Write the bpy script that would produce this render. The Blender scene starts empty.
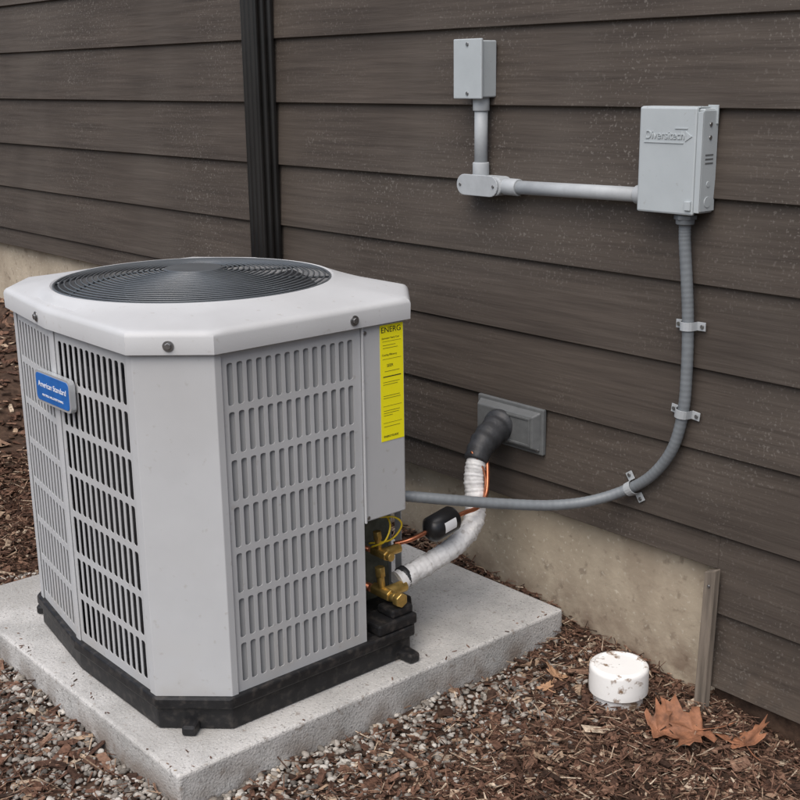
import bpy, bmesh, math, random
import numpy as np
from mathutils import Vector, Matrix
random.seed(7); rng=np.random.default_rng(11)
scn=bpy.context.scene
C=bpy.context.collection

# ------------------------------------------------------------------ helpers
def parent(o,p):
    if p is not None: o.parent=p
    return o
def empty(name):
    o=bpy.data.objects.new(name,None); o.empty_display_size=.1; C.objects.link(o); return o
def mesh(name,verts,faces,mat,par=None,smooth=False,bevel=0,seg=2):
    m=bpy.data.meshes.new(name); m.from_pydata([tuple(v) for v in verts],[],[tuple(f) for f in faces]); 
    bm=bmesh.new(); bm.from_mesh(m); bmesh.ops.recalc_face_normals(bm,faces=bm.faces); bm.to_mesh(m); bm.free()
    m.update()
    if mat: m.materials.append(mat)
    o=bpy.data.objects.new(name,m); C.objects.link(o); parent(o,par)
    if smooth:
        m.polygons.foreach_set('use_smooth',[True]*len(m.polygons))
    if bevel>0:
        b=o.modifiers.new('b','BEVEL'); b.width=bevel; b.segments=seg; b.limit_method='ANGLE'; b.angle_limit=math.radians(35)
    return o
def boxvf(x0,x1,y0,y1,z0,z1):
    v=[(x0,y0,z0),(x1,y0,z0),(x1,y1,z0),(x0,y1,z0),(x0,y0,z1),(x1,y0,z1),(x1,y1,z1),(x0,y1,z1)]
    f=[(0,3,2,1),(4,5,6,7),(0,1,5,4),(1,2,6,5),(2,3,7,6),(3,0,4,7)]
    return v,f
def box(name,x0,x1,y0,y1,z0,z1,mat,par=None,bevel=0.002,seg=2):
    v,f=boxvf(x0,x1,y0,y1,z0,z1); return mesh(name,v,f,mat,par,bevel=bevel,seg=seg)
def boxes(name,L,mat,par=None,bevel=0):
    V=[];F=[]
    for b in L:
        v,f=boxvf(*b); n=len(V); V+=v; F+=[tuple(i+n for i in q) for q in f]
    return mesh(name,V,F,mat,par,bevel=bevel)
def prism(name,poly,z0,z1,mat,par=None,bevel=0,seg=2):
    n=len(poly); V=[(p[0],p[1],z0) for p in poly]+[(p[0],p[1],z1) for p in poly]
    F=[tuple(range(n-1,-1,-1)),tuple(range(n,2*n))]+[(i,(i+1)%n,n+(i+1)%n,n+i) for i in range(n)]
    return mesh(name,V,F,mat,par,bevel=bevel,seg=seg)
def catmull(P,n=8):
    P=[Vector(p) for p in P]; Q=[P[0]*2-P[1]]+P+[P[-1]*2-P[-2]]; out=[]
    for i in range(1,len(Q)-2):
        for k in range(n):
            t=k/n; a,b,c,d=Q[i-1],Q[i],Q[i+1],Q[i+2]
            out.append(.5*((2*b)+(c-a)*t+(2*a-5*b+4*c-d)*t*t+(3*b-a-3*c+d)*t**3))
    out.append(P[-1]); return out
def tubevf(P,rad,sides=14,closed=False):
    P=[Vector(p) for p in P]; n=len(P); V=[];F=[]; up=None
    for i,p in enumerate(P):
        if closed: t=(P[(i+1)%n]-P[i-1]).normalized()
        else: t=(P[min(i+1,n-1)]-P[max(i-1,0)]).normalized()
        if up is None:
            up=Vector((0,0,1)) if abs(t.z)<.9 else Vector((0,1,0))
        up=(up-t*up.dot(t)).normalized(); s=t.cross(up)
        r=rad[i] if hasattr(rad,'__len__') else rad
        for k in range(sides):
            a=2*math.pi*k/sides; V.append(p+up*(r*math.cos(a))+s*(r*math.sin(a)))
    m=n if closed else n-1
    for i in range(m):
        for k in range(sides):
            a=i*sides+k;b=i*sides+(k+1)%sides;j=((i+1)%n)*sides
            F.append((a,b,j+(k+1)%sides,j+k))
    if not closed:
        F.append(tuple(range(sides-1,-1,-1))); F.append(tuple((n-1)*sides+k for k in range(sides)))
    return V,F
def tube(name,P,rad,mat,par=None,sides=14,sm=0,closed=False):
    if sm: P=catmull(P,sm)
    v,f=tubevf(P,rad,sides,closed); o=mesh(name,v,f,mat,par)
    for pl in o.data.polygons:
        if len(pl.vertices)==4: pl.use_smooth=True
    return o
def cyl(name,a,b,r,mat,par=None,sides=24,bevel=0):
    a=Vector(a);b=Vector(b); v,f=tubevf([a,b],r,sides); o=mesh(name,v,f,mat,par,bevel=bevel)
    for pl in o.data.polygons:
        if len(pl.vertices)==4: pl.use_smooth=True
    return o
def frame(P,U,V):
    U=Vector(U).normalized();V=Vector(V).normalized();N=U.cross(V)
    M=Matrix((U,V,N)).transposed().to_4x4(); M.translation=Vector(P); return M
def text(name,s,size,P,U,V,mat,par,ext=.0004,align='LEFT',sx=1.):
    c=bpy.data.curves.new(name,'FONT'); c.body=s; c.size=size; c.extrude=ext; c.align_x=align; c.align_y='CENTER'
    tmp=bpy.data.objects.new(name,c); C.objects.link(tmp)
    bpy.context.view_layer.update()
    dg=bpy.context.evaluated_depsgraph_get(); m=bpy.data.meshes.new_from_object(tmp.evaluated_get(dg))
    bpy.data.objects.remove(tmp); m.materials.clear(); m.materials.append(mat)
    o=bpy.data.objects.new(name,m); C.objects.link(o); o.parent=par; o.matrix_world=frame(P,U,V)@Matrix.Diagonal((sx,1,1,1)); return o

# ------------------------------------------------------------------ materials
def mat(name,col,rough=.6,metal=0,var=.12,scale=12,bump=0,bscale=200,spec=.4,stretch=(1,1,1),col2=None,thr=None,bdist=.002):
    m=bpy.data.materials.new(name); m.use_nodes=True; nt=m.node_tree; N=nt.nodes; L=nt.links
    b=N['Principled BSDF']; b.inputs['Roughness'].default_value=rough; b.inputs['Metallic'].default_value=metal
    b.inputs['Specular IOR Level'].default_value=spec
    tc=N.new('ShaderNodeTexCoord'); mp=N.new('ShaderNodeMapping'); mp.inputs['Scale'].default_value=stretch
    L.new(tc.outputs['Object'],mp.inputs[0])
    n=N.new('ShaderNodeTexNoise'); n.inputs['Scale'].default_value=scale; n.inputs['Detail'].default_value=4; n.inputs['Roughness'].default_value=.65
    L.new(mp.outputs[0],n.inputs[0])
    r=N.new('ShaderNodeValToRGB'); L.new(n.outputs[0],r.inputs[0])
    c2=col2 or tuple(c*(1-var) for c in col); c1=col if col2 else tuple(c*(1+var) for c in col)
    r.color_ramp.elements[0].position=.32 if thr is None else thr[0]; r.color_ramp.elements[1].position=.68 if thr is None else thr[1]
    r.color_ramp.elements[0].color=(*c2,1); r.color_ramp.elements[1].color=(*c1,1)
    L.new(r.outputs[0],b.inputs['Base Color'])
    if bump:
        n2=N.new('ShaderNodeTexNoise'); n2.inputs['Scale'].default_value=bscale; n2.inputs['Detail'].default_value=2
        L.new(mp.outputs[0],n2.inputs[0])
        bp=N.new('ShaderNodeBump'); bp.inputs['Strength'].default_value=bump; bp.inputs['Distance'].default_value=bdist
        L.new(n2.outputs[0],bp.inputs['Height']); L.new(bp.outputs[0],b.inputs['Normal'])
    return m
def nodes(m): return m.node_tree.nodes,m.node_tree.links,m.node_tree.nodes['Principled BSDF']
def island_mat(name,cols,rough=.8,noise=0.25):
    m=bpy.data.materials.new(name); m.use_nodes=True; N,L,b=nodes(m); b.inputs['Roughness'].default_value=rough; b.inputs['Specular IOR Level'].default_value=.2
    g=N.new('ShaderNodeNewGeometry'); r=N.new('ShaderNodeValToRGB'); L.new(g.outputs['Random Per Island'],r.inputs[0])
    e=r.color_ramp.elements
    while len(e)<len(cols): e.new(.5)
    for i,(p,c) in enumerate(cols): e[i].position=p; e[i].color=(*c,1)
    tc=N.new('ShaderNodeTexCoord'); n=N.new('ShaderNodeTexNoise'); n.inputs['Scale'].default_value=140; n.inputs['Detail'].default_value=2; L.new(tc.outputs['Object'],n.inputs[0])
    mr=N.new('ShaderNodeMapRange'); mr.inputs[1].default_value=.3; mr.inputs[2].default_value=.7; mr.inputs[3].default_value=1-noise*1.6; mr.inputs[4].default_value=1+noise
    L.new(n.outputs[0],mr.inputs[0])
    mx=N.new('ShaderNodeVectorMath'); mx.operation='SCALE'; L.new(r.outputs[0],mx.inputs[0]); L.new(mr.outputs[0],mx.inputs['Scale'])
    L.new(mx.outputs[0],b.inputs['Base Color']); return m
def speck(m,scale,lo,hi,color,chance=1.0,detail=2,mapping=None,zband=None):
    N,L,b=nodes(m); src=b.inputs['Base Color'].links[0].from_socket
    tc=N['Texture Coordinate']; n=N.new('ShaderNodeTexNoise'); n.inputs['Scale'].default_value=scale; n.inputs['Detail'].default_value=detail
    if mapping:
        mp=N.new('ShaderNodeMapping'); mp.inputs['Scale'].default_value=mapping; L.new(tc.outputs['Object'],mp.inputs[0]); L.new(mp.outputs[0],n.inputs[0])
    else: L.new(tc.outputs['Object'],n.inputs[0])
    mr=N.new('ShaderNodeMapRange'); mr.inputs[1].default_value=lo; mr.inputs[2].default_value=hi; mr.inputs[4].default_value=chance; L.new(n.outputs[0],mr.inputs[0])
    fac=mr.outputs[0]
    if zband:
        sp=N.new('ShaderNodeSeparateXYZ'); L.new(tc.outputs['Object'],sp.inputs[0])
        zr=N.new('ShaderNodeMapRange'); zr.inputs[1].default_value=zband[0]; zr.inputs[2].default_value=zband[1]; zr.inputs[3].default_value=1; zr.inputs[4].default_value=0
        L.new(sp.outputs['Z'],zr.inputs[0]); mm=N.new('ShaderNodeMath'); mm.operation='MULTIPLY'; L.new(fac,mm.inputs[0]); L.new(zr.outputs[0],mm.inputs[1]); fac=mm.outputs[0]
    mx=N.new('ShaderNodeMix'); mx.data_type='RGBA'; L.new(fac,mx.inputs[0]); L.new(src,mx.inputs[6]); mx.inputs[7].default_value=(*color,1)
    L.new(mx.outputs[2],b.inputs['Base Color']); return mr,mx

paint=mat('light_gray_paint',(.485,.495,.50),.55,var=.03,scale=9,bump=.08,bscale=500,spec=.3)
paint_cap=mat('cap_paint',(.50,.508,.512),.5,var=.035,scale=7,bump=.08,bscale=500,spec=.35)
paint_panel=mat('panel_paint',(.46,.468,.472),.55,var=.03,scale=9,bump=.08,bscale=500,spec=.3)
paint_blade_shaded=mat('shaded_blade_paint',(.27,.274,.276),.55,var=.06,scale=9)  # same cabinet paint, darkened in colour to imitate shade inside the louver slots
for m_ in (paint,paint_cap,paint_panel):
    speck(m_,55,.66,.74,(.30,.27,.23),.35,3); speck(m_,2.5,.48,.75,(.38,.375,.365),.4,4)
speck(paint,9,.45,.75,(.33,.29,.24),.45,4,None,(-1.17,-1.02)); speck(paint_panel,9,.45,.75,(.33,.29,.24),.45,4,None,(-1.17,-1.02))
coil=mat('coil_dark',(.022,.022,.023),.6,var=.7,scale=120,stretch=(1,1,.15),bump=.6,bscale=400)
black=mat('black_plastic',(.012,.012,.013),.5,var=.3,scale=30,bump=.2,bscale=120)
speck(black,60,.50,.68,(.06,.052,.045),.5,4)
wire=mat('fan_guard_wire',(.09,.10,.108),.3,var=.15,scale=10,spec=.7)
fanm=mat('fan_blade',(.03,.032,.035),.5,var=.2,scale=10)
graybox=mat('gray_enamel',(.40,.435,.445),.4,var=.04,scale=14,bump=.05,bscale=300,spec=.5)
speck(graybox,90,.68,.74,(.28,.28,.26),.4,3)
graypvc=mat('gray_pvc',(.36,.38,.39),.5,var=.08,scale=25,bump=.05,bscale=200)
flexm=mat('flex_conduit_gray',(.16,.175,.185),.42,var=.10,scale=30,bump=.05,bscale=300)
coverm=mat('wall_cover_gray',(.12,.125,.125),.45,var=.12,scale=40,bump=.1,bscale=300)
rubber=mat('rubber_boot',(.032,.033,.035),.5,var=.3,scale=40,bump=.3,bscale=150)
whitem=mat('white_insulation',(.70,.695,.68),.5,var=.12,scale=24,bump=.9,bscale=42,bdist=.006)
speck(whitem,70,.60,.70,(.40,.37,.33),.6,3)
copper=mat('copper',(.45,.17,.09),.35,metal=.9,var=.25,scale=40)
brass=mat('brass',(.62,.43,.14),.35,metal=.85,var=.2,scale=60)
steel=mat('screw_steel',(.3,.3,.3),.35,metal=.9,var=.1,scale=60)
yellow=mat('yellow_label',(.95,.86,.015),.4,var=.01,scale=8)
ywire=mat('yellow_wire',(.7,.5,.03),.5,var=.1)
inkm=mat('black_ink',(.03,.03,.02),.5,var=.1)
bluem=mat('blue_badge',(.02,.13,.42),.3,var=.2,scale=18)
silver=mat('silver_badge',(.6,.62,.63),.3,metal=.5,var=.05)
white=mat('white_print',(.8,.8,.8),.4,var=.03)
wood=mat('weathered_wood',(.15,.125,.10),.85,var=.5,scale=60,stretch=(1,1,.06),bump=.8,bscale=120)
dsm=mat('dark_downspout_paint',(.010,.0095,.009),.33,var=.4,scale=14,spec=.5,stretch=(1,1,.2))
drierm=mat('drier_black',(.012,.012,.013),.35,var=.2)
pvc=mat('white_pvc_dirty',(.78,.775,.75),.45,col2=(.22,.15,.10),scale=24,thr=(.36,.44),bump=.15,bscale=90)
speck(pvc,20,.40,.62,(.28,.19,.13),.7,4,None,(-1.335,-1.285))
leafm=mat('dry_leaf',(.24,.105,.055),.7,var=.5,scale=30,bump=.5,bscale=90)
leafm2=mat('tan_leaf',(.36,.21,.12),.7,var=.35,scale=30,bump=.5,bscale=90)

conc=mat('concrete_pad_mat',(.50,.49,.47),.9,col2=(.36,.355,.34),scale=7,thr=(.35,.62),bump=1.,bscale=190,spec=.2)
speck(conc,160,.60,.68,(.19,.185,.175),.75)
speck(conc,260,.62,.70,(.68,.67,.64),.8)
speck(conc,3,.50,.66,(.29,.28,.26),.55,4)
speck(conc,60,.62,.72,(.16,.12,.09),.5,3)
speck(conc,12,.40,.62,(.17,.13,.10),.75,4,None,(-1.31,-1.262))
found=mat('foundation_concrete',(.50,.43,.33),.9,col2=(.36,.305,.23),scale=4,thr=(.35,.65),bump=.8,bscale=60,spec=.2)
speck(found,40,.60,.70,(.20,.16,.12),.6,4); speck(found,90,.62,.70,(.60,.55,.45),.6); speck(found,6,.50,.68,(.24,.19,.14),.55,4,(1,1,.5))
speck(found,14,.38,.62,(.13,.08,.055),.85,5,None,(-1.34,-1.18))
# siding
sid=mat('taupe_siding',(.073,.059,.048),.7,var=.15,scale=3.2,stretch=(.6,1,2.5),spec=.3)
speck(sid,26,.40,.70,(.043,.034,.028),.7,5,(.10,1,2.4))
speck(sid,2.1,.48,.72,(.102,.087,.073),.5,4)
speck(sid,22,.40,.65,(.13,.10,.075),.55,4,None,(-1.36,-1.12))
mr,mx=speck(sid,170,.62,.69,(.24,.22,.195),.6,1)
N,L,b=nodes(sid); tc=N['Texture Coordinate']
n=N.new('ShaderNodeTexNoise'); n.inputs['Scale'].default_value=2.3; n.inputs['Detail'].default_value=3; L.new(tc.outputs['Object'],n.inputs[0])
m2=N.new('ShaderNodeMapRange'); m2.inputs[1].default_value=.42; m2.inputs[2].default_value=.70; L.new(n.outputs[0],m2.inputs[0])
mu=N.new('ShaderNodeMath'); mu.operation='MULTIPLY'; L.new(mr.outputs[0],mu.inputs[0]); L.new(m2.outputs[0],mu.inputs[1]); L.new(mu.outputs[0],mx.inputs[0])
ng=N.new('ShaderNodeTexNoise'); ng.inputs['Scale'].default_value=55; ng.inputs['Detail'].default_value=4
mp=N.new('ShaderNodeMapping'); mp.inputs['Scale'].default_value=(.10,1,1.6); L.new(tc.outputs['Object'],mp.inputs[0]); L.new(mp.outputs[0],ng.inputs[0])
bp=N.new('ShaderNodeBump'); bp.inputs['Strength'].default_value=.85; bp.inputs['Distance'].default_value=.0022; L.new(ng.outputs[0],bp.inputs['Height']); L.new(bp.outputs[0],b.inputs['Normal'])
soil=mat('soil',(.095,.06,.042),.95,col2=(.035,.022,.016),scale=30,bump=1,bscale=90,spec=.15)

# ------------------------------------------------------------------ ground
def sst(a,b,x):
    t=np.clip((x-a)/(b-a),0,1); return t*t*(3-2*t)
def gz(X,Y):
    X=np.asarray(X,float);Y=np.asarray(Y,float)
    z=-1.335+.09*np.clip(-X-1.45,0,.8)*sst(-.12,.02,Y)+.018*np.clip(-X-1.6,0,1.2)+.30*sst(2.95,4.4,-X)-.03*sst(-1.5,-1.1,X)
    z=z+.007*np.sin(X*9+1.3*np.sin(Y*7))*np.sin(Y*11+X*3)+.005*np.sin(X*23+Y*17)
    return z
gx=np.concatenate([[-80,-40,-20,-10,-7],np.arange(-5.5,1.01,.05),[2,4,8,20,40,80]])
gy=np.concatenate([[-80,-40,-20,-10,-6,-4],np.arange(-3,.26,.05),[.6,2,6,20,60,80]])
GX,GY=np.meshgrid(gx,gy); GZ=gz(GX,GY)
V=np.stack([GX.ravel(),GY.ravel(),GZ.ravel()],1); nx=len(gx)
F=[(j*nx+i,j*nx+i+1,(j+1)*nx+i+1,(j+1)*nx+i) for j in range(len(gy)-1) for i in range(nx-1)]
mesh('ground',V,F,soil,smooth=True)

def bigmesh(name,V,nper,faces,mt,smooth=False):
    n=V.shape[0]; fa=np.array(faces); nf=len(faces); k=fa.shape[1]
    idx=(fa[None]+ (np.arange(n)*nper)[:,None,None]).reshape(-1)
    m=bpy.data.meshes.new(name); m.vertices.add(n*nper); m.vertices.foreach_set('co',V.reshape(-1).astype(np.float32))
    m.loops.add(len(idx)); m.loops.foreach_set('vertex_index',idx.astype(np.int32))
    m.polygons.add(n*nf); m.polygons.foreach_set('loop_start',(np.arange(n*nf)*k).astype(np.int32))
    try: m.polygons.foreach_set('loop_total',np.full(n*nf,k,np.int32))
    except Exception: pass
    m.polygons.foreach_set('use_smooth',np.full(n*nf,smooth,bool))
    m.update(calc_edges=True); m.validate(); m.materials.append(mt)
    o=bpy.data.objects.new(name,m); C.objects.link(o); return o
PAD=(-2.83,-1.757,-1.09,-.022)
def scatter(n,x0,x1,y0,y1,gap=.0):
    X=rng.uniform(x0,x1,n);Y=rng.uniform(y0,y1,n)
    ok=~((X>PAD[0]-gap)&(X<PAD[1]+gap)&(Y>PAD[2]-gap)&(Y<PAD[3]+gap)); ok&=Y<.025
    return X[ok],Y[ok]
def rotmats(n,tilt):
    yaw=rng.uniform(0,2*np.pi,n); a=rng.normal(0,tilt,n); b=rng.normal(0,tilt,n)
    cy,sy=np.cos(yaw),np.sin(yaw);ca,sa=np.cos(a),np.sin(a);cb,sb=np.cos(b),np.sin(b)
    Rz=np.zeros((n,3,3));Rz[:,0,0]=cy;Rz[:,0,1]=-sy;Rz[:,1,0]=sy;Rz[:,1,1]=cy;Rz[:,2,2]=1
    Ry=np.zeros((n,3,3));Ry[:,0,0]=ca;Ry[:,0,2]=sa;Ry[:,1,1]=1;Ry[:,2,0]=-sa;Ry[:,2,2]=ca
    Rx=np.zeros((n,3,3));Rx[:,0,0]=1;Rx[:,1,1]=cb;Rx[:,1,2]=-sb;Rx[:,2,1]=sb;Rx[:,2,2]=cb
    return Rz@Ry@Rx
B0=np.array(boxvf(-.5,.5,-.5,.5,-.5,.5)[0]); BF=boxvf(-.5,.5,-.5,.5,-.5,.5)[1]
def chips(name,X,Y,Lr,Wr,Tr,tilt,mt,lift):
    n=len(X); S=np.stack([rng.uniform(*Lr,n)*rng.uniform(.5,1,n),rng.uniform(*Wr,n),rng.uniform(*Tr,n)],1)
    P=np.repeat(B0[None],n,0)+rng.normal(0,.18,(n,8,3))*np.array([.5,1,.6]); P=P*S[:,None,:]
    P=np.einsum('nij,nkj->nki',rotmats(n,tilt),P)
    P+=np.stack([X,Y,gz(X,Y)+rng.uniform(*lift,n)],1)[:,None,:]
    return bigmesh(name,P,8,BF,mt)
mulchm=island_mat('bark_mulch_mat',[(0,(.032,.020,.014)),(.28,(.082,.044,.030)),(.58,(.145,.078,.052)),(.80,(.21,.125,.085)),(.90,(.33,.235,.16)),(1,(.50,.41,.31))],.85,.3)
def keep(X,Y):
    d=np.maximum(np.maximum(PAD[0]-X,X-PAD[1]),np.maximum(PAD[2]-Y,Y-PAD[3]))
    g=(np.clip((d-.05)/.28,0,1)*.84+.16)
    g=np.where((Y>-.16),1,g)
    k=rng.uniform(0,1,len(X))<g
    return X[k],Y[k]
X,Y=keep(*scatter(46000,-3.6,-.6,-1.8,.03,.004))
m1=chips('bark_mulch',X,Y,(.008,.030),(.0025,.008),(.001,.0035),.34,mulchm,(0,.015))
X2,Y2=keep(*scatter(44000,-3.6,-.6,-1.8,.03,.004))
m2_=chips('m2',X2,Y2,(.012,.065),(.0009,.0024),(.0008,.0018),.25,mulchm,(.004,.022))
X3,Y3=scatter(26000,-5.4,1,-3.6,.03,.01)
m3_=chips('m3',X3,Y3,(.02,.06),(.006,.018),(.002,.006),.3,mulchm,(0,.012))
X4,Y4=scatter(380,-3.6,-.6,-1.8,.0,.01)
m4_=chips('m4',X4,Y4,(.030,.075),(.008,.020),(.003,.007),.22,mulchm,(.006,.018))
n=26; X5=np.concatenate([rng.uniform(PAD[0],PAD[1]-.004,n),PAD[1]-np.abs(rng.normal(0,.02,16))-.003]); Y5=np.concatenate([PAD[2]+.004+np.abs(rng.normal(0,.015,n)),rng.uniform(PAD[2],PAD[3],16)])
def chips_on(name,X,Y,z,Lr,mt):
    n=len(X); S=np.stack([rng.uniform(*Lr,n),rng.uniform(.001,.003,n),rng.uniform(.0006,.0015,n)],1)
    P=np.repeat(B0[None],n,0)+rng.normal(0,.18,(n,8,3))*np.array([.5,1,.6]); P=P*S[:,None,:]
    P=np.einsum('nij,nkj->nki',rotmats(n,.05),P); P+=np.stack([X,Y,np.full(n,z)],1)[:,None,:]
    return bigmesh(name,P,8,BF,mt)
m5_=chips_on('m5',X5,Y5,-1.2488,(.003,.012),mulchm)
bpy.ops.object.select_all(action='DESELECT')
for o in (m1,m2_,m3_,m4_,m5_): o.select_set(True)
bpy.context.view_layer.objects.active=m1; bpy.ops.object.join()
# gravel
bm=bmesh.new(); bmesh.ops.create_icosphere(bm,subdivisions=2,radius=.5); IV=np.array([v.co[:] for v in bm.verts]); IF=[[v.index for v in f.verts] for f in bm.faces]; bm.free()
def pebbles(name,X,Y,sz,mt):
    n=len(X); s=rng.uniform(*sz,n)*rng.uniform(.7,1.3,n)
    S=np.stack([s*rng.uniform(.9,1.4,n),s*rng.uniform(.7,1.1,n),s*rng.uniform(.5,.8,n)],1)
    P=IV[None]*(1+rng.normal(0,.07,(n,len(IV),1)))*S[:,None,:]
    P=np.einsum('nij,nkj->nki',rotmats(n,.3),P); P+=np.stack([X,Y,gz(X,Y)+s*.2+.005],1)[:,None,:]
    return bigmesh(name,P,len(IV),IF,mt,True)
gravm=island_mat('gravel_mat',[(0,(.08,.072,.064)),(.3,(.20,.18,.155)),(.6,(.33,.30,.265)),(.85,(.48,.455,.41)),(1,(.18,.14,.105))],.8,.15)
X,Y=scatter(34000,-3.0,-1.25,-1.45,-.03,.003)
d=np.maximum(np.maximum(PAD[0]-X,X-PAD[1]),np.maximum(PAD[2]-Y,Y-PAD[3]))
k=rng.uniform(0,1,len(X))<np.exp(-(d/.20)**2)*.85*np.where(Y>-.25,.35,1); 
pebbles('gravel',X[k],Y[k],(.005,.015),gravm)

# ------------------------------------------------------------------ house
house=empty('house')
SX=-1.345
E=.1745; lines=[.104-E*k for k in range(-16,9)]
V=[];F=[]
def board(x0,x1,z0,z1,yb=-.0105,yt=-.001,th=.009):
    n=len(V)
    for x in (x0,x1):
        V.extend([(x,yb,z0),(x,yt,z1),(x,yt+th,z1),(x,yb+th,z0)])
    F.extend([(n,n+1,n+5,n+4),(n+1,n+2,n+6,n+5),(n+2,n+3,n+7,n+6),(n+3,n,n+4,n+7),(n,n+3,n+2,n+1),(n+4,n+5,n+6,n+7)])
for zi in lines:
    zt=zi+E+.006; y0=-.0125+random.uniform(-.0015,.0012)
    ivs=[]
    for (a,bb,lim) in [(-14,-3.0,-.665),(-3.0,SX,-1.02),(SX,6,-1.5)]:
        if zt-.01<=lim: continue
        zb=max(zi,lim)
        if ivs and abs(ivs[-1][2]-zb)<1e-6: ivs[-1]=(ivs[-1][0],bb,zb)
        else: ivs.append((a,bb,zb))
    for (a,bb,zb) in ivs:
        cuts=[a]
        if zb==zi and a<-3.5:
            x=-3.2-random.uniform(.4,3.2)
            if x-3.66>a: cuts.append(x-3.66)
            cuts.append(x)
            if bb>2: cuts.append(.6+random.uniform(0,2))
        cuts.append(bb)
        f=(zb-zi)/E
        for q in range(len(cuts)-1):
            board(cuts[q],cuts[q+1]-(.0012 if q<len(cuts)-2 else 0),zb,zt,yb=y0+.0105*f)
mesh('siding',V,F,sid,house,bevel=.0012,seg=1)
boxes('sheathing',[(-14,-3.0,.012,.03,-.66,3.0),(-2.998,SX-.002,.012,.03,-1.015,3.0),(SX,6,.012,.03,-1.49,3.0)],soil,house)
box('foundation',-14,6,.032,.25,-1.9,-.5,found,house,bevel=.004)
boxes('house_body',[(-14,6,.26,8,-1.9,3.0)],sid,house)
boxes('roof_slab',[(-14.3,6.3,-.02,8.3,3.01,3.15)],dsm,house)
# ------------------------------------------------------------------ stake
st=empty('wooden_stake')
v=[(-1.366,-.042,-1.50),(-1.338,-.044,-1.50),(-1.336,-.024,-1.50),(-1.365,-.024,-1.50),(-1.356,-.036,-1.022),(-1.329,-.036,-1.012),(-1.329,-.018,-1.012),(-1.356,-.018,-1.022)]
mesh('stake_board',v,boxvf(0,1,0,1,0,1)[1],wood,st,bevel=.0015)
cyl('stake_nail',(-1.343,-.035,-1.05),(-1.343,-.0395,-1.05),.003,steel,st,12)

# ------------------------------------------------------------------ downspout
ds=empty('downspout')
x0,x1,y0,y1=-2.957,-2.882,-.075,-.014
prof=[]
nr=3
w=(x1-x0)/(nr*2+1)
for k in range(nr*2+1):
    d_=0 if k%2==0 else .006
    prof+= [(x0+w*k+.003,y0+d_),(x0+w*(k+1)-.003,y0+d_)]
nd=2; hh=(y1-y0)/(nd*2+1)
for k in range(nd*2+1):
    d_=0 if k%2==0 else .005
    prof+= [(x1-d_,y0+hh*k+.003),(x1-d_,y0+hh*(k+1)-.003)]
prof+=[(x1,y1),(x0,y1),(x0,y0+.004)]
prism('pipe',prof,-1.1,2.9,dsm,ds,bevel=.0012,seg=1)
box('strap',x0-.004,x1+.004,y0-.003,y1,-1.0,-.975,dsm,ds,.001)
box('strap_upper',x0-.004,x1+.004,y0-.003,y1,1.2,1.222,dsm,ds,.001)
xm=(x0+x1)/2
tube('outlet_elbow',[(xm,-.045,-1.09),(xm,-.05,-1.12),(xm,-.09,-1.16),(xm,-.16,-1.18)],.036,dsm,ds,16,5)

# ------------------------------------------------------------------ junction box
jb=empty('junction_box')
box('box_body',-2.092,-2.008,-.058,-.010,-.052,.074,graybox,jb,.003)
box('box_cover',-2.095,-2.003,-.065,-.0585,-.055,.078,graybox,jb,.002)
for z in (.066,-.043): cyl('cover_screw',(-2.048,-.064,z),(-2.048,-.0675,z),.004,steel,jb,12)
# ------------------------------------------------------------------ rigid conduit
rc=empty('electrical_conduit')
cx=-2.036; cyy=-.032
cyl('box_hub',(cx,cyy,-.052),(cx,cyy,-.083),.0195,graypvc,rc,24,.002)
cyl('riser_pipe',(cx,cyy,-.06),(cx,cyy,-.225),.0155,graypvc,rc)
cyl('elbow_hub_top',(cx,cyy,-.200),(cx,cyy,-.235),.0195,graypvc,rc,24,.002)
zc=-.252
def capsule(x0,x1,r,n=10):
    p=[]
    for k in range(n+1):
        a=-math.pi/2+math.pi*k/n; p.append((x1-r+r*math.cos(a),r*math.sin(a)))
    for k in range(n+1):
        a=math.pi/2+math.pi*k/n; p.append((x0+r+r*math.cos(a),r*math.sin(a)))
    return p
def xzprism(name,pts,zc,ya,yb,mt,par,bev=.002):
    n=len(pts);V=[(p[0],ya,zc+p[1]) for p in pts]+[(p[0],yb,zc+p[1]) for p in pts]
    F=[tuple(range(n)),tuple(range(2*n-1,n-1,-1))]+[(i,n+i,n+(i+1)%n,(i+1)%n) for i in range(n)]
    return mesh(name,V,F,mt,par,bevel=bev)
xzprism('conduit_body',capsule(-2.090,-1.950,.022),zc,-.052,-.010,graypvc,rc,.004)
xzprism('conduit_body_cover',capsule(-2.093,-1.958,.0245),zc,-.057,-.0525,graypvc,rc,.0015)
for x in (-2.080,-1.971): cyl('cover_screw',(x,-.056,zc),(x,-.059,zc),.0035,steel,rc,12)
cyl('coupling',(-1.955,cyy,zc),(-1.912,cyy,zc),.0195,graypvc,rc,24,.002)
cyl('horizontal_pipe',(-1.94,cyy,zc),(-1.556,cyy,zc+.006),.0155,graypvc,rc)
cyl('box_connector',(-1.575,cyy,zc+.006),(-1.554,cyy,zc+.006),.020,graypvc,rc,24,.002)

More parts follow.
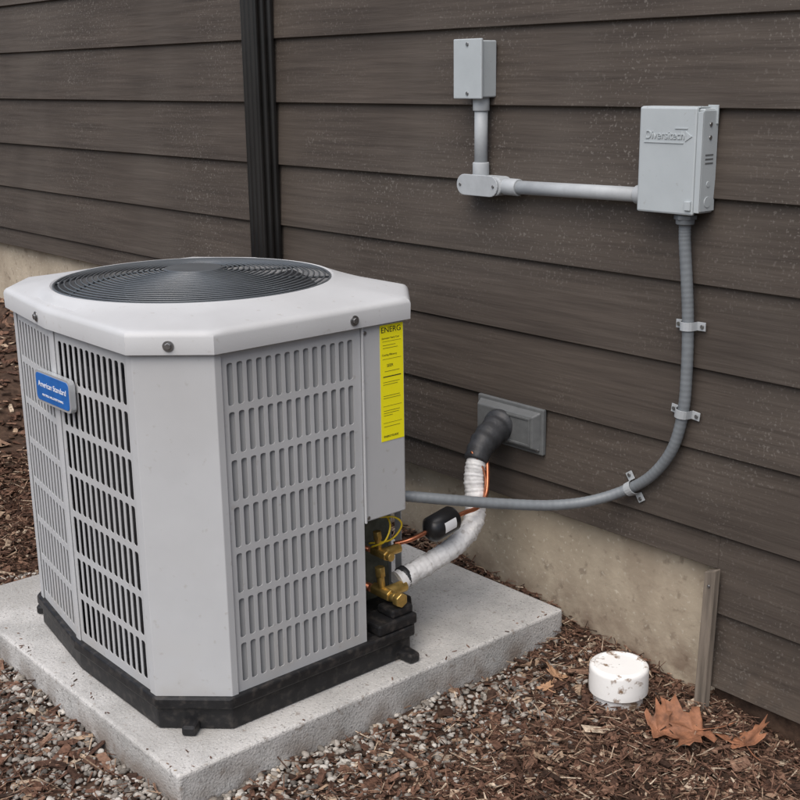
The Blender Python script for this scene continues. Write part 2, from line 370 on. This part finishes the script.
# ------------------------------------------------------------------ disconnect box
db=empty('disconnect_box')
bx0,bx1,bz0,bz1=-1.552,-1.402,-.272,-.070
box('enclosure',bx0+.003,bx1-.002,-.052,-.010,bz0,bz1,graybox,db,.003)
box('lid',bx0,bx1-.012,-.0625,-.0535,bz0-.004,bz1+.003,graybox,db,.004)
box('lid_top_lip',bx0,bx1-.012,-.0535,-.020,bz1+.0005,bz1+.0035,graybox,db,.001)
box('side_flange',bx1-.002,bx1+.001,-.058,-.010,bz0+.004,bz1-.004,graybox,db,.0008)
box('side_flange_front',bx1-.011,bx1+.001,-.0615,-.0585,bz0+.002,bz1-.006,graybox,db,.0008)
boxes('mount_tab',[(bx1-.02,bx1+.004,-.0175,-.0135,bz1-.03,bz1+.006)],graybox,db,.0008)
for z,r in ((-.25,.011),(-.215,.006)):
    cyl('knockout',(bx1+.0005,-.034,z),(bx1+.0022,-.034,z),r,graybox,db,20,.0005)
for z in (-.10,-.125):
    cyl('side_screw',(bx1+.0005,-.035,z),(bx1+.003,-.035,z),.004,steel,db,12)
boxes('side_louver_slots',[(bx1+.0011,bx1+.0016,-.048,-.022,z,z+.003) for z in (-.16,-.168,-.176)],coverm,db)
box('latch_hasp',bx1-.03,bx1-.016,-.067,-.0627,bz0+.006,bz0+.024,graybox,db,.001)
text('embossed_text','Diversitech',.0225,(bx0+.016,-.0627,-.122),(1,0,0),(0,0,1),graybox,db,.0016,sx=.92)
def flat(name,pts,P,U,V_,mt,par,th=.001):
    M=frame(P,U,V_); n=len(pts); V=[M@Vector((p[0],p[1],0)) for p in pts]+[M@Vector((p[0],p[1],th)) for p in pts]
    F=[tuple(range(n-1,-1,-1)),tuple(range(n,2*n))]+[(i,(i+1)%n,n+(i+1)%n,n+i) for i in range(n)]
    return mesh(name,V,F,mt,par)
flat('embossed_arrow_line',[(0,0),(.095,0),(.095,.002),(0,.002)],(bx0+.014,-.0625,-.137),(1,0,0),(0,0,1),graybox,db,.0016)
flat('embossed_arrow_head',[(0,0),(.016,.010),(0,.020),(.004,.010)],(bx0+.113,-.0625,-.133),(1,0,0),(0,0,1),graybox,db,.0016)
flat('embossed_arrow_top',[(0,0),(.03,0),(.03,.002),(0,.002)],(bx0+.088,-.0625,-.109),(1,0,0),(0,0,1),graybox,db,.0016)

# ------------------------------------------------------------------ flexible conduit whip
fc=empty('flexible_conduit')
hx=-1.452
cyl('connector',(hx,-.032,-.270),(hx,-.032,-.298),.019,flexm,fc,24,.002)
cyl('connector_nut',(hx,-.032,-.279),(hx,-.032,-.288),.023,flexm,fc,6,.001)
P=[(hx,-.032,-.285),(hx,-.030,-.33),(-1.443,-.028,-.42),(-1.437,-.026,-.50),(-1.434,-.026,-.60),(-1.438,-.026,-.69),(-1.460,-.026,-.775),(-1.508,-.027,-.845),(-1.568,-.032,-.892),(-1.632,-.08,-.925),(-1.69,-.15,-.934),(-1.75,-.25,-.921),(-1.805,-.35,-.902),(-1.86,-.43,-.888),(-1.90,-.47,-.885)]
CP=catmull(P,30)
rad=[.0122+.00016*(1 if (i%4)<2 else -1) for i in range(len(CP))]
tube('whip',CP,rad,flexm,fc,18)
def strap(x,z,dx,dz,y=-.026):
    t=Vector((dx,0,dz)).normalized(); s=Vector((t.z,0,-t.x)); c=Vector((x,0,z)); r=.0142
    prof=[(-.036,-.0145),(-.017,-.0145)]
    for k in range(9):
        a=math.pi-math.pi*k/8; prof.append((r*math.cos(a)*1.1,y-r*math.sin(a)*1.02))
    prof+=[(.017,-.0145),(.036,-.0145)]
    V=[];F=[]
    for w in (-.009,.009):
        for off in (0,.002):
            for (a,b_) in prof:
                V.append(c+s*a*(1+off*2)+t*w+Vector((0,b_-off,0)))
    n=len(prof)
    A=lambda w,o,i:(w*2+o)*n+i
    for i in range(n-1):
        F+= [(A(0,0,i),A(0,0,i+1),A(1,0,i+1),A(1,0,i)),(A(0,1,i),A(1,1,i),A(1,1,i+1),A(0,1,i+1)),(A(0,0,i),A(0,1,i),A(0,1,i+1),A(0,0,i+1)),(A(1,0,i),A(1,0,i+1),A(1,1,i+1),A(1,1,i))]
    F+=[(A(0,0,0),A(1,0,0),A(1,1,0),A(0,1,0)),(A(0,0,n-1),A(0,1,n-1),A(1,1,n-1),A(1,0,n-1))]
    mesh('pipe_strap',V,F,graypvc,fc,bevel=.0006,seg=1)
    for k in (-.029,.029):
        q=c+s*k; cyl('strap_screw',(q.x,-.016,q.z),(q.x,-.0195,q.z),.0042,steel,fc,12)
strap(-1.437,-.505,.02,-1); strap(-1.439,-.692,-.12,-1); strap(-1.562,-.889,-.8,-.55,-.030)

# ------------------------------------------------------------------ wall cover plate
wc=empty('line_set_wall_cover')
px0,px1,pz0,pz1=-2.055,-1.835,-.882,-.768
box('flange',px0,px1,-.020,-.008,pz0,pz1,coverm,wc,.003)
v=[(px0+.008,-.019,pz0+.008),(px1-.008,-.019,pz0+.008),(px1-.008,-.019,pz1-.008),(px0+.008,-.019,pz1-.008),
   (px0+.018,-.040,pz0+.018),(px1-.018,-.040,pz0+.018),(px1-.018,-.040,pz1-.018),(px0+.018,-.040,pz1-.018)]
mesh('raised_frame',v,[(0,1,5,4),(1,2,6,5),(2,3,7,6),(3,0,4,7),(4,5,6,7),(3,2,1,0)],coverm,wc,bevel=.003)
boxes('recess_rim',[(px0+.09,px1-.024,-.0425,-.0395,pz0+.022,pz0+.027),(px0+.09,px1-.024,-.0425,-.0395,pz1-.027,pz1-.022),(px1-.029,px1-.0242,-.0423,-.0395,pz0+.0272,pz1-.0272)],coverm,wc,.0006)
for x in (px1-.014,px0+.014):
    cyl('cover_screw',(x,-.019,pz0+.013),(x,-.026,pz0+.013),.004,steel,wc,12)

# ------------------------------------------------------------------ refrigerant lines
rl=empty('refrigerant_line_set')
BP=[(-1.958,-.035,-.826),(-1.952,-.06,-.832),(-1.945,-.10,-.846),(-1.938,-.13,-.866),(-1.932,-.148,-.889)]
tube('rubber_boot',catmull(BP,6),[.043,.043,.043,.0425,.037,.034,.037,.0368,.034,.0335,.0355,.035,.032,.0315,.0335,.033,.030,.0295,.031,.0305,.0285,.029,.030,.029,.0275],rubber,rl,24)
WP=[(-1.934,-.14,-.872),(-1.925,-.160,-.925),(-1.908,-.172,-.978),(-1.888,-.200,-1.020),(-1.880,-.262,-1.054),(-1.891,-.34,-1.082),(-1.900,-.425,-1.104)]
WC=catmull(WP,20)
tube('insulated_suction_line',WC,[.0240+.0011*math.sin(i*.85)*math.sin(i*.3)+.0009*math.sin(i*2.1+1.)+(.0012 if i%17<2 else 0) for i in range(len(WC))],whitem,rl,26)
cyl('tape_band',(-1.8995,-.398,-1.096),(-1.9005,-.412,-1.1005),.0258,rubber,rl,22)
CPp=[(-1.918,-.125,-.880),(-1.900,-.140,-.915),(-1.880,-.165,-.955),(-1.866,-.205,-.972),(-1.865,-.25,-.974),(-1.866,-.30,-.98),(-1.870,-.36,-.992),(-1.878,-.405,-1.002),(-1.90,-.435,-1.01)]
tube('copper_liquid_line',CPp,.0052,copper,rl,12,8)
dp=[(-1.866,-.272,-.975),(-1.866,-.280,-.976),(-1.867,-.288,-.978),(-1.868,-.350,-.990),(-1.869,-.358,-.992),(-1.870,-.366,-.993)]
tube('filter_drier',dp,[.010,.024,.030,.030,.024,.010],drierm,rl,24)
V=[];F=[]
for i,yy in enumerate((-.300,-.334)):
    c0=Vector((-1.8672-(.0006 if i else 0),yy,-.9803-(.0066 if i else 0)))
    for k in range(9):
        a=math.radians(-15+45*k/8); V.append(c0+Vector((.0304*math.cos(a),0,.0304*math.sin(a))))
F=[(k,k+1,9+k+1,9+k) for k in range(8)]
mesh('drier_label',V,F,white,rl,smooth=True)
tube('thin_tube',[(-1.930,-.165,-.86),(-1.905,-.150,-.90),(-1.892,-.155,-.94),(-1.885,-.175,-.98)],.003,copper,rl,8,6)

# ------------------------------------------------------------------ pad
pad=empty('concrete_pad')
box('slab',PAD[0],PAD[1],PAD[2],PAD[3],-1.42,-1.25,conc,pad,.007,3)

# ------------------------------------------------------------------ air conditioner
ac=empty('air_conditioner')
zb,zt=-1.180,-.480
YF=-1.027; YR=-.36
core=[(-1.868,-.93),(-1.95,YF+.037),(-2.27,YF+.037),(-2.50,-.957),(-2.595,-.88),(-2.595,-.46),(-2.51,YR-.038),(-2.02,YR-.038),(-2.02,-.54),(-1.868,-.572)]
prism('coil_core',core,-1.20,-.56,coil,ac)
def louver(name,A,B,z0,z1,ncol,nrow,mt,border=(.016,.016,.018,.018),slotw=.55,gap=.010,blade=0,th=.0016):
    A=Vector((A[0],A[1],0));B=Vector((B[0],B[1],0)); U=(B-A); W=U.length; U.normalize(); Vv=Vector((0,0,1)); Nn=U.cross(Vv)
    l,r_,bt,tp=border; H=z1-z0; cw=(W-l-r_)/ncol; ch=(H-bt-tp)/nrow
    vs=[];fs=[]
    def add(u,v): vs.append(A+U*u+Vector((0,0,z0+v))); return len(vs)-1
    for i in range(ncol):
        for j in range(nrow):
            cx=l+(i+.5)*cw; cz=bt+(j+.5)*ch; w=cw*slotw/2; h=ch/2-gap/2; yc=h-w*.6
            s=.75*w; t_=w*.6
            inn=[(w,-yc),(w,yc),(s,yc+t_*.75),(0,h),(-s,yc+t_*.75),(-w,yc),(-w,-yc),(-s,-yc-t_*.75),(0,-h),(s,-yc-t_*.75)]
            a,b_=cw/2,ch/2
            out=[(a,-yc),(a,yc),(a,b_),(0,b_),(-a,b_),(-a,yc),(-a,-yc),(-a,-b_),(0,-b_),(a,-b_)]
            I=[add(cx+p[0],cz+p[1]) for p in inn]; O=[add(cx+p[0],cz+p[1]) for p in out]
            for k in range(10):
                q=(k+1)%10; fs.append((O[k],O[q],I[q],I[k]))
    def rect(u0,u1,v0,v1):
        fs.append((add(u0,v0),add(u1,v0),add(u1,v1),add(u0,v1)))
    rect(0,W,0,bt); rect(0,W,H-tp,H); rect(0,l,bt,H-tp); rect(W-r_,W,bt,H-tp)
    m=bpy.data.meshes.new(name); m.from_pydata([tuple(v) for v in vs],[],fs)
    bm=bmesh.new(); bm.from_mesh(m); bmesh.ops.remove_doubles(bm,verts=bm.verts,dist=1e-5)
    for f in bm.faces:
        f.normal_update()
        if f.normal.dot(Nn)<0: f.normal_flip()
    bm.to_mesh(m); bm.free(); m.materials.append(mt)
    o=bpy.data.objects.new(name,m); C.objects.link(o); o.parent=ac
    sd=o.modifiers.new('s','SOLIDIFY'); sd.thickness=th; sd.offset=-1
    if blade:
        V=[];F=[]
        for i in range(ncol):
            c=l+(i+.5)*cw
            ua,da,ub,db=(c+cw*slotw/2*blade+cw*.12*blade,-.002,c-cw*.30*blade,-.014)
            n=len(V)
            p=[(ua,da),(ub,db),(ub,db-.0012),(ua,da-.0012)]
            for z in (z0+bt*.6,z1-tp*.6):
                for (u,d) in p: V.append(A+U*u+Nn*d+Vector((0,0,z)))
            F+=[(n,n+1,n+5,n+4),(n+1,n+2,n+6,n+5),(n+2,n+3,n+7,n+6),(n+3,n,n+4,n+7),(n,n+3,n+2,n+1),(n+4,n+5,n+6,n+7)]
        mesh(name+'_blades',V,F,paint_blade_shaded,ac)
    return o
louver('louver_panel_side',(-1.8305,-.912),(-1.8305,-.574),zb,zt-.004,14,7,paint_panel,blade=1,slotw=.60,gap=.012)
louver('louver_panel_front',(-2.262,YF-.0005),(-1.946,YF-.0005),zb,zt-.004,12,7,paint_panel,slotw=.64,gap=.012)
louver('louver_panel_front_narrow',(-2.529,-.988),(-2.270,YF-.0005),zb,zt-.004,10,7,paint,blade=-1,slotw=.5,gap=.012)
louver('louver_panel_far',(-2.63,-.46),(-2.63,-.89),zb,zt-.004,17,7,paint_panel,slotw=.58)
louver('louver_panel_rear',(-1.96,YR),(-2.52,YR),zb,zt-.004,20,7,paint_panel,slotw=.58)
def plate(name,pts,z0,z1,mt,th=.002,bev=.0008):
    n=len(pts); P=[Vector((p[0],p[1],0)) for p in pts]; c=Vector((-2.21,-.66,0)); nr=[]
    for i in range(n):
        t=(P[min(i+1,n-1)]-P[max(i-1,0)]).normalized(); q=Vector((t.y,-t.x,0))
        if q.dot(c-P[i])<0: q=-q
        nr.append(q)
    V=[];F=[]
    for z in (z0,z1):
        for i in range(n): V.append(P[i]+Vector((0,0,z)))
        for i in range(n): V.append(P[i]+nr[i]*th+Vector((0,0,z)))
    for i in range(n-1):
        F+=[(i,i+1,2*n+i+1,2*n+i),(n+i,3*n+i,3*n+i+1,n+i+1),(i,n+i,n+i+1,i+1),(2*n+i,2*n+i+1,3*n+i+1,3*n+i)]
    F+=[(0,2*n,3*n,n),(n-1,2*n-1,4*n-1,3*n-1)]
    return mesh(name,V,F,mt,ac,bevel=bev,seg=2)
plate('corner_post',[(-1.826,-.905),(-1.826,-.920),(-1.930,YF-.0045),(-1.952,YF-.0045)],zb,zt-.002,paint,.003,.003)
plate('corner_post_2',[(-2.518,-.994),(-2.535,-.991),(-2.634,-.902),(-2.634,-.886)],zb,zt-.002,paint,.003,.003)
plate('corner_post_3',[(-2.634,-.474),(-2.634,-.458),(-2.522,YR+.004),(-2.506,YR+.004)],zb,zt-.002,paint,.003,.003)
plate('seam_post',[(-2.278,YF-.0025),(-2.2665,YF-.0042),(-2.254,YF-.0042)],zb,zt-.002,paint,.003,.002)
prism('control_box',[(-1.827,-.572),(-1.827,-.462),(-1.950,-.362),(-1.99,-.362),(-1.99,-.572)],-.903,zt-.002,paint_panel,ac,.003)
box('control_panel_hem',-1.829,-1.8235,-.5745,-.5705,-.905,zt-.003,paint,ac,.001)
prism('service_corner_wall',[(-1.99,-.60),(-1.99,-.375),(-2.018,-.375),(-2.018,-.60)],-1.2,-.9,mat('service_plate',(.09,.095,.07),.5,var=.4,scale=30),ac)
plate('inner_return',[(-1.832,-.5735),(-1.90,-.5735)],zb,-.9,paint_panel,.002,0)
def valve(y,z,x=-1.905,s=1):
    cyl('valve_body',(x-.03*s,y,z),(x+.018*s,y,z),.012*s,brass,ac,6,.002)
    cyl('valve_stem',(x+.015*s,y,z),(x+.03*s,y,z),.009*s,brass,ac,16,.001)
    cyl('valve_port',(x-.01,y,z),(x-.012,y-.004,z+.038*s),.007*s,brass,ac,12,.001)
    cyl('valve_cap',(x-.0115,y-.003,z+.03*s),(x-.013,y-.004,z+.048*s),.0095*s,brass,ac,6,.001)
    cyl('valve_outlet',(x,y-.004,z),(x+.002,y+.045*s,z+.002),.011*s,brass,ac,16,.001)
valve(-.475,-1.112,-1.885,1.25); valve(-.475,-1.020,-1.892,1.05)
cyl('valve_cap_knob',(-1.845,-.474,-1.112),(-1.828,-.474,-1.112),.017,brass,ac,6,.002)
tube('copper_stub',[(-1.99,-.49,-1.112),(-1.93,-.48,-1.112)],.0095,copper,ac,14)
tube('copper_stub_2',[(-1.99,-.49,-1.02),(-1.93,-.48,-1.02)],.006,copper,ac,14)
tube('yellow_wire',[(-1.95,-.50,-.91),(-1.89,-.50,-.925),(-1.855,-.47,-.925),(-1.855,-.45,-.95),(-1.875,-.465,-.985),(-1.92,-.49,-1.0)],.0022,ywire,ac,8,8)
tube('yellow_wire_2',[(-1.95,-.48,-.91),(-1.875,-.47,-.935),(-1.862,-.49,-.975),(-1.90,-.50,-1.00)],.0022,ywire,ac,8,8)
def off(poly,d):
    c=Vector((-2.21,-.70)); out=[]
    for p in poly:
        v=Vector(p)-c; out.append(tuple(c+v*(1+d/v.length)))
    return out
full=[(-1.83,-.92),(-1.932,YF),(-2.265,YF),(-2.535,-.988),(-2.63,-.90),(-2.63,-.46),(-2.52,YR),(-1.95,YR),(-1.83,-.455)]
prism('base_pan_lip',off(full,.014),-1.200,-1.176,black,ac,.004)
prism('base_pan',off(full,.003),-1.2488,-1.2005,black,ac,.004)
for (x,y,a) in ((-1.880,-.985,-.8),(-1.815,-.47,0),(-2.59,-.955,-2.3)):
    dx,dy=math.cos(a),math.sin(a); pts=[(x+dx*.024-dy*.014,y+dy*.024+dx*.014),(x-dx*.02-dy*.018,y-dy*.02+dx*.018),(x-dx*.02+dy*.018,y-dy*.02-dx*.018),(x+dx*.024+dy*.014,y+dy*.024-dx*.014)]
    prism('pan_tab',pts,-1.2488,-1.228,black,ac,.005)
boxes('pan_corner_block',[(-1.90,-1.822,-.545,-.435,-1.1755,-1.150),(-1.885,-1.83,-.50,-.44,-1.15,-1.13)],black,ac,.005)
# cap
cc=Vector((-2.245,-.700)); R0=.303
capp=[(-1.816,-.925),(-1.926,-1.044),(-2.26,-1.044),(-2.545,-1.004),(-2.652,-.905),(-2.652,-.455),(-2.527,-.345),(-1.945,-.345),(-1.816,-.452)]
angs=list(np.linspace(-math.pi,math.pi,144,endpoint=False))
ca=[math.atan2(p[1]-cc.y,p[0]-cc.x) for p in capp]
for a in ca:
    j=int(np.argmin([abs(q-a) for q in angs])); angs[j]=a
angs=sorted(angs)
def hit(a,poly):
    d=Vector((math.cos(a),math.sin(a))); best=1e9
    for i in range(len(poly)):
        p=Vector(poly[i])-cc;q=Vector(poly[(i+1)%len(poly)])-cc; e=q-p
        den=d.x*e.y-d.y*e.x
        if abs(den)<1e-9: continue
        t=(p.x*e.y-p.y*e.x)/den; s=(p.x*d.y-p.y*d.x)/den
        if t>0 and -1e-4<=s<=1+1e-4: best=min(best,t)
    return best
rh=[hit(a,capp) for a in angs]
rings=[(-.006,-.470,0),(0,-.484,0),(.001,-.452,0),(-.0015,-.4465,0),(-.006,-.4420,0),(-.012,-.4400,0),(-.022,-.4385,0),(0,-.4285,.5),(0,-.4225,1.03),(0,-.420,1.01),(0,-.4195,1.0),(0,-.423,.982),(0,-.430,.975),(0,-.50,.965)]
V=[];F=[];n=len(angs)
for (d,z,f) in rings:
    for a,r in zip(angs,rh):
        if f==0: rr=r+d
        elif f==.5: rr=(r-.022)*.45+(R0*1.03)*.55
        else: rr=R0*f
        V.append((cc.x+rr*math.cos(a),cc.y+rr*math.sin(a),z))
for k in range(len(rings)-1):
    for i in range(n):
        F.append((k*n+i,k*n+(i+1)%n,(k+1)*n+(i+1)%n,(k+1)*n+i))
cap=mesh('top_cap',V,F,paint_cap,ac)
def sba(o,ang):
    bpy.context.view_layer.objects.active=o; o.select_set(True); bpy.ops.object.shade_smooth_by_angle(angle=math.radians(ang)); o.select_set(False)
bpy.ops.object.select_all(action='DESELECT')
sba(cap,32)
tube('fan_shroud',[(cc.x,cc.y,-.60),(cc.x,cc.y,-.599)],R0*.99,black,ac,48)
V=[];F=[]
def addt(P,r,s=5,closed=False):
    v,f=tubevf(P,r,s,closed); n=len(V); V.extend(v); F.extend([tuple(i+n for i in q) for q in f])
RG=.296
gzr=lambda r:-.398-.024*(r/RG)**2.2
NR=21
for k in range(NR):
    r=.062+(RG-.062)*k/(NR-1)
    addt([(cc.x+r*math.cos(a),cc.y+r*math.sin(a),gzr(r)) for a in np.linspace(0,2*math.pi,72,endpoint=False)],.0021 if k<NR-1 else .003,5,True)
for s in range(10):
    a0=2*math.pi*s/10
    P=[(cc.x+r*math.cos(a0+1.0*((r-.05)/.26)),cc.y+r*math.sin(a0+1.0*((r-.05)/.26)),gzr(r)-.0035) for r in np.linspace(.05,RG,16)]
    addt(P,.0026,6)
mesh('fan_guard',V,F,wire,ac,smooth=True)
cyl('guard_hub',(cc.x,cc.y,-.401),(cc.x,cc.y,-.396),.062,wire,ac,40,.002)
cyl('fan_motor',(cc.x,cc.y,-.47),(cc.x,cc.y,-.405),.070,black,ac,32,.004)
V=[];F=[]
for s in range(4):
    a0=2*math.pi*s/4+.3; n=len(V); K=8
    for i in range(K+1):
        for j in range(5):
            r=.06+.22*j/4; a=a0+(i/K)*(1.1)+.25*(j/4); V.append((cc.x+r*math.cos(a),cc.y+r*math.sin(a),-.485+.05*(i/K)))
    for i in range(K):
        for j in range(4): q=n+i*5+j; F.append((q,q+1,q+6,q+5))
mesh('fan_blades',V,F,fanm,ac,smooth=True)
def bolt(P,Nv):
    P=Vector(P);Nv=Vector(Nv).normalized(); cyl('cap_screw_washer',P,P+Nv*.0022,.0105,steel,ac,20,.0006); cyl('cap_screw',P+Nv*.002,P+Nv*.0065,.0065,steel,ac,6,.0008)
bolt((-1.872,-.9865,-.467),(.73,-.68,0)); bolt((-1.8155,-.600,-.467),(1,0,0)); bolt((-2.31,-1.0375,-.467),(-.12,-1,0))
for z in (-.495,-.89): cyl('panel_screw',(-1.828,-.566,z-.004),(-1.8245,-.566,z-.004),.004,steel,ac,12)
def rrect(w,h,r,n=5):
    p=[]
    for (sx,sy,a0) in ((1,-1,-90),(1,1,0),(-1,1,90),(-1,-1,180)):
        for k in range(n+1):
            a=math.radians(a0+90*k/n); p.append((sx*(w/2-r)+r*math.cos(a),sy*(h/2-r)+r*math.sin(a)))
    return p
by=YF-.006
flat('badge_rim',rrect(.158,.068,.012),(-2.248,by,-.612),(1,0,0),(0,0,1),silver,ac,.012)
flat('badge_face',rrect(.148,.058,.010),(-2.248,by-.0117,-.612),(1,0,0),(0,0,1),bluem,ac,.0012)
text('badge_text','American Standard',.0165,(-2.248,by-.0131,-.606),(1,0,0),(0,0,1),white,ac,.0003,'CENTER')
text('badge_text_2','HEATING & AIR CONDITIONING',.0065,(-2.248,by-.0131,-.628),(1,0,0),(0,0,1),white,ac,.0003,'CENTER')
# energy label
sx=-1.8268
flat('energy_label',[(0,0),(.062,0),(.062,.247),(0,.247)],(sx,-.526,-.737),(0,1,0),(0,0,1),yellow,ac,.0006)
text('label_heading','ENERG',.0165,(sx+.0008,-.5235,-.501),(0,1,0),(0,0,1),inkm,ac,.0002,sx=1.05)
text('label_line','Estimated Yearly Cost',.0052,(sx+.0008,-.5215,-.518),(0,1,0),(0,0,1),inkm,ac,.0001)
text('label_line','Cooling Efficiency',.0056,(sx+.0008,-.5215,-.553),(0,1,0),(0,0,1),inkm,ac,.0001)
text('label_big','SEER',.0085,(sx+.0008,-.509,-.576),(0,1,0),(0,0,1),inkm,ac,.0001)
text('label_logo','ENERGYGUIDE',.0060,(sx+.0008,-.520,-.727),(0,1,0),(0,0,1),inkm,ac,.0002)
L_=[]
for (zz,h,w0,w1) in [(-.525,.0005,.005,.055),(-.533,.0007,.006,.04),(-.539,.0007,.006,.046),(-.562,.0005,.005,.055),(-.588,.0007,.010,.050),(-.600,.002,.006,.054),(-.611,.0007,.006,.05),(-.616,.0007,.006,.045),(-.640,.0007,.006,.05),(-.645,.0007,.006,.052),(-.662,.0005,.005,.055),(-.672,.0007,.006,.05),(-.677,.0007,.006,.047),(-.682,.0007,.006,.03),(-.698,.0005,.005,.055),(-.706,.0007,.006,.05)]:
    L_.append((sx+.0003,sx+.0009,-.525+w0,-.525+w1,zz,zz+h))
boxes('label_print',L_,inkm,ac)

# ------------------------------------------------------------------ PVC cleanout
pc=empty('pvc_cleanout_cap')
c=(-1.478,-.156)
prof=[(.054,-1.45),(.054,-1.308),(.058,-1.305),(.0645,-1.300),(.0645,-1.250),(.0635,-1.244),(.060,-1.2405),(.054,-1.2395),(.052,-1.243),(.020,-1.243),(.001,-1.2425)]
V=[];F=[];S=40
for (r,z) in prof:
    for k in range(S): a=2*math.pi*k/S; V.append((c[0]+r*math.cos(a),c[1]+r*math.sin(a),z))
for j in range(len(prof)-1):
    for k in range(S): F.append((j*S+k,j*S+(k+1)%S,(j+1)*S+(k+1)%S,(j+1)*S+k))
o=mesh('cap_body',V,F,pvc,pc); 
sba(o,40)

# ------------------------------------------------------------------ leaves
def maple(name,x,y,size,yaw,mt,lift=.02,tilt=0.1,curl=.35):
    lob=[(0,1.0),(.10,.80),(.22,.78),(.18,.55),(.42,.66),(.55,.80),(.62,.62),(.86,.60),(.70,.42),(.80,.26),(.52,.18),(.42,.06),(.62,-.10),(.50,-.22),(.22,-.18),(.04,-.12)]
    pts=lob+[(-p[0],p[1]) for p in reversed(lob[1:])]
    z0=float(gz(x,y))+lift; cyaw,syaw=math.cos(yaw),math.sin(yaw)
    V=[];F=[];n=len(pts); Rr=6
    for k in range(Rr+1):
        f=k/Rr
        for i,(u,v) in enumerate(pts):
            uu=u*f; vv=.1+(v-.1)*f
            rid=.07*abs(math.sin(3.3*math.atan2(u,v-.1)))*f
            zz=curl*(uu*uu*.8-.25*vv*vv*(1 if vv>0 else -1))+.06*math.sin(uu*9+vv*5+x*50)*f+tilt*uu+rid
            X_=uu*size; Y_=vv*size
            V.append((x+X_*cyaw-Y_*syaw,y+X_*syaw+Y_*cyaw,z0+zz*size))
    for k in range(Rr):
        for i in range(n): F.append((k*n+i,k*n+(i+1)%n,(k+1)*n+(i+1)%n,(k+1)*n+i))
    par=empty(name)
    o=mesh('blade',V,F,mt,par,smooth=True)
    sd=o.modifiers.new('s','SOLIDIFY'); sd.thickness=.0008
    a=lambda u,v,z:(x+u*size*cyaw-v*size*syaw,y+u*size*syaw+v*size*cyaw,z0+z*size)
    tube('stem',[a(0,.1,.02),a(0,-.2,.02),a(.05,-.6,.0),a(.12,-.95,.05)],.0014,mt,par,6,5)
maple('maple_leaf',-1.285,-.13,.092,2.6,leafm,.024,.15,.6)
maple('maple_leaf',-1.345,-.20,.062,-.6,leafm,.018,-.3,.9)
maple('maple_leaf',-1.19,-.10,.064,.9,leafm,.018,.3,.8)
maple('maple_leaf',-1.63,-.19,.034,.4,leafm2,.016,-.5,.6)
maple('maple_leaf',-1.60,-.25,.026,1.4,leafm2,.018,.2,.3)
maple('maple_leaf',-2.9,-1.7,.06,.4,leafm2,.02,.2,.3)

# ------------------------------------------------------------------ weed at far left
gr=empty('weed_plant')
V=[];F=[]
for i in range(70):
    x=-3.72+rng.normal(0,.05);y=-.95+rng.normal(0,.05);z=float(gz(x,y)); h=rng.uniform(.05,.11);a=rng.uniform(0,6.28);w=.004;b_=rng.uniform(.02,.06)
    n=len(V); V+=[(x-w*math.sin(a),y+w*math.cos(a),z),(x+w*math.sin(a),y-w*math.cos(a),z),(x+b_*.5*math.cos(a),y+b_*.5*math.sin(a),z+h*.7),(x+b_*math.cos(a),y+b_*math.sin(a),z+h)]
    F+=[(n,n+1,n+2),(n,n+2,n+3)]
mesh('leaves',V,F,mat('weed_green',(.06,.11,.03),.6,var=.4,scale=30),gr)

# ------------------------------------------------------------------ light
w=bpy.data.worlds.new('World'); scn.world=w; w.use_nodes=True; N=w.node_tree.nodes; L=w.node_tree.links
sk=N.new('ShaderNodeTexSky'); sk.sky_type='NISHITA'; sk.sun_disc=False
el=math.radians(57); az=math.radians(156)
sk.sun_elevation=el; sk.sun_rotation=az; sk.air_density=1; sk.dust_density=3.5; sk.ozone_density=1
L.new(sk.outputs[0],N['Background'].inputs[0]); N['Background'].inputs[1].default_value=.15
s=bpy.data.lights.new('sun','SUN'); s.energy=2.7; s.angle=math.radians(65); s.color=(1,.97,.945)
so=bpy.data.objects.new('sun',s); C.objects.link(so)
d=Vector((math.sin(az)*math.cos(el),math.cos(az)*math.cos(el),math.sin(el)))
so.rotation_euler=d.to_track_quat('Z','Y').to_euler(); so.location=d*10

# ------------------------------------------------------------------ camera
yaw,pitch,roll,FF=0.71187551,0.26527434,-0.01357117,1195.898
f=Vector((-math.cos(yaw)*math.cos(pitch), math.sin(yaw)*math.cos(pitch), -math.sin(pitch)))
r=f.cross(Vector((0,0,1))).normalized(); u=r.cross(f); cr,sr=math.cos(roll),math.sin(roll)
r2=cr*r+sr*u; u2=-sr*r+cr*u
cam=bpy.data.cameras.new('camera'); cam.sensor_width=36; cam.lens=FF/800*36; cam.clip_end=500; cam.clip_start=.02
co=bpy.data.objects.new('camera',cam); C.objects.link(co)
M=Matrix((r2,u2,-f)).transposed().to_4x4(); M.translation=Vector((0,-2.05,0)); co.matrix_world=M
scn.camera=co
scn.view_settings.view_transform='Standard'; scn.view_settings.look='None'; scn.view_settings.exposure=0; scn.view_settings.gamma=1
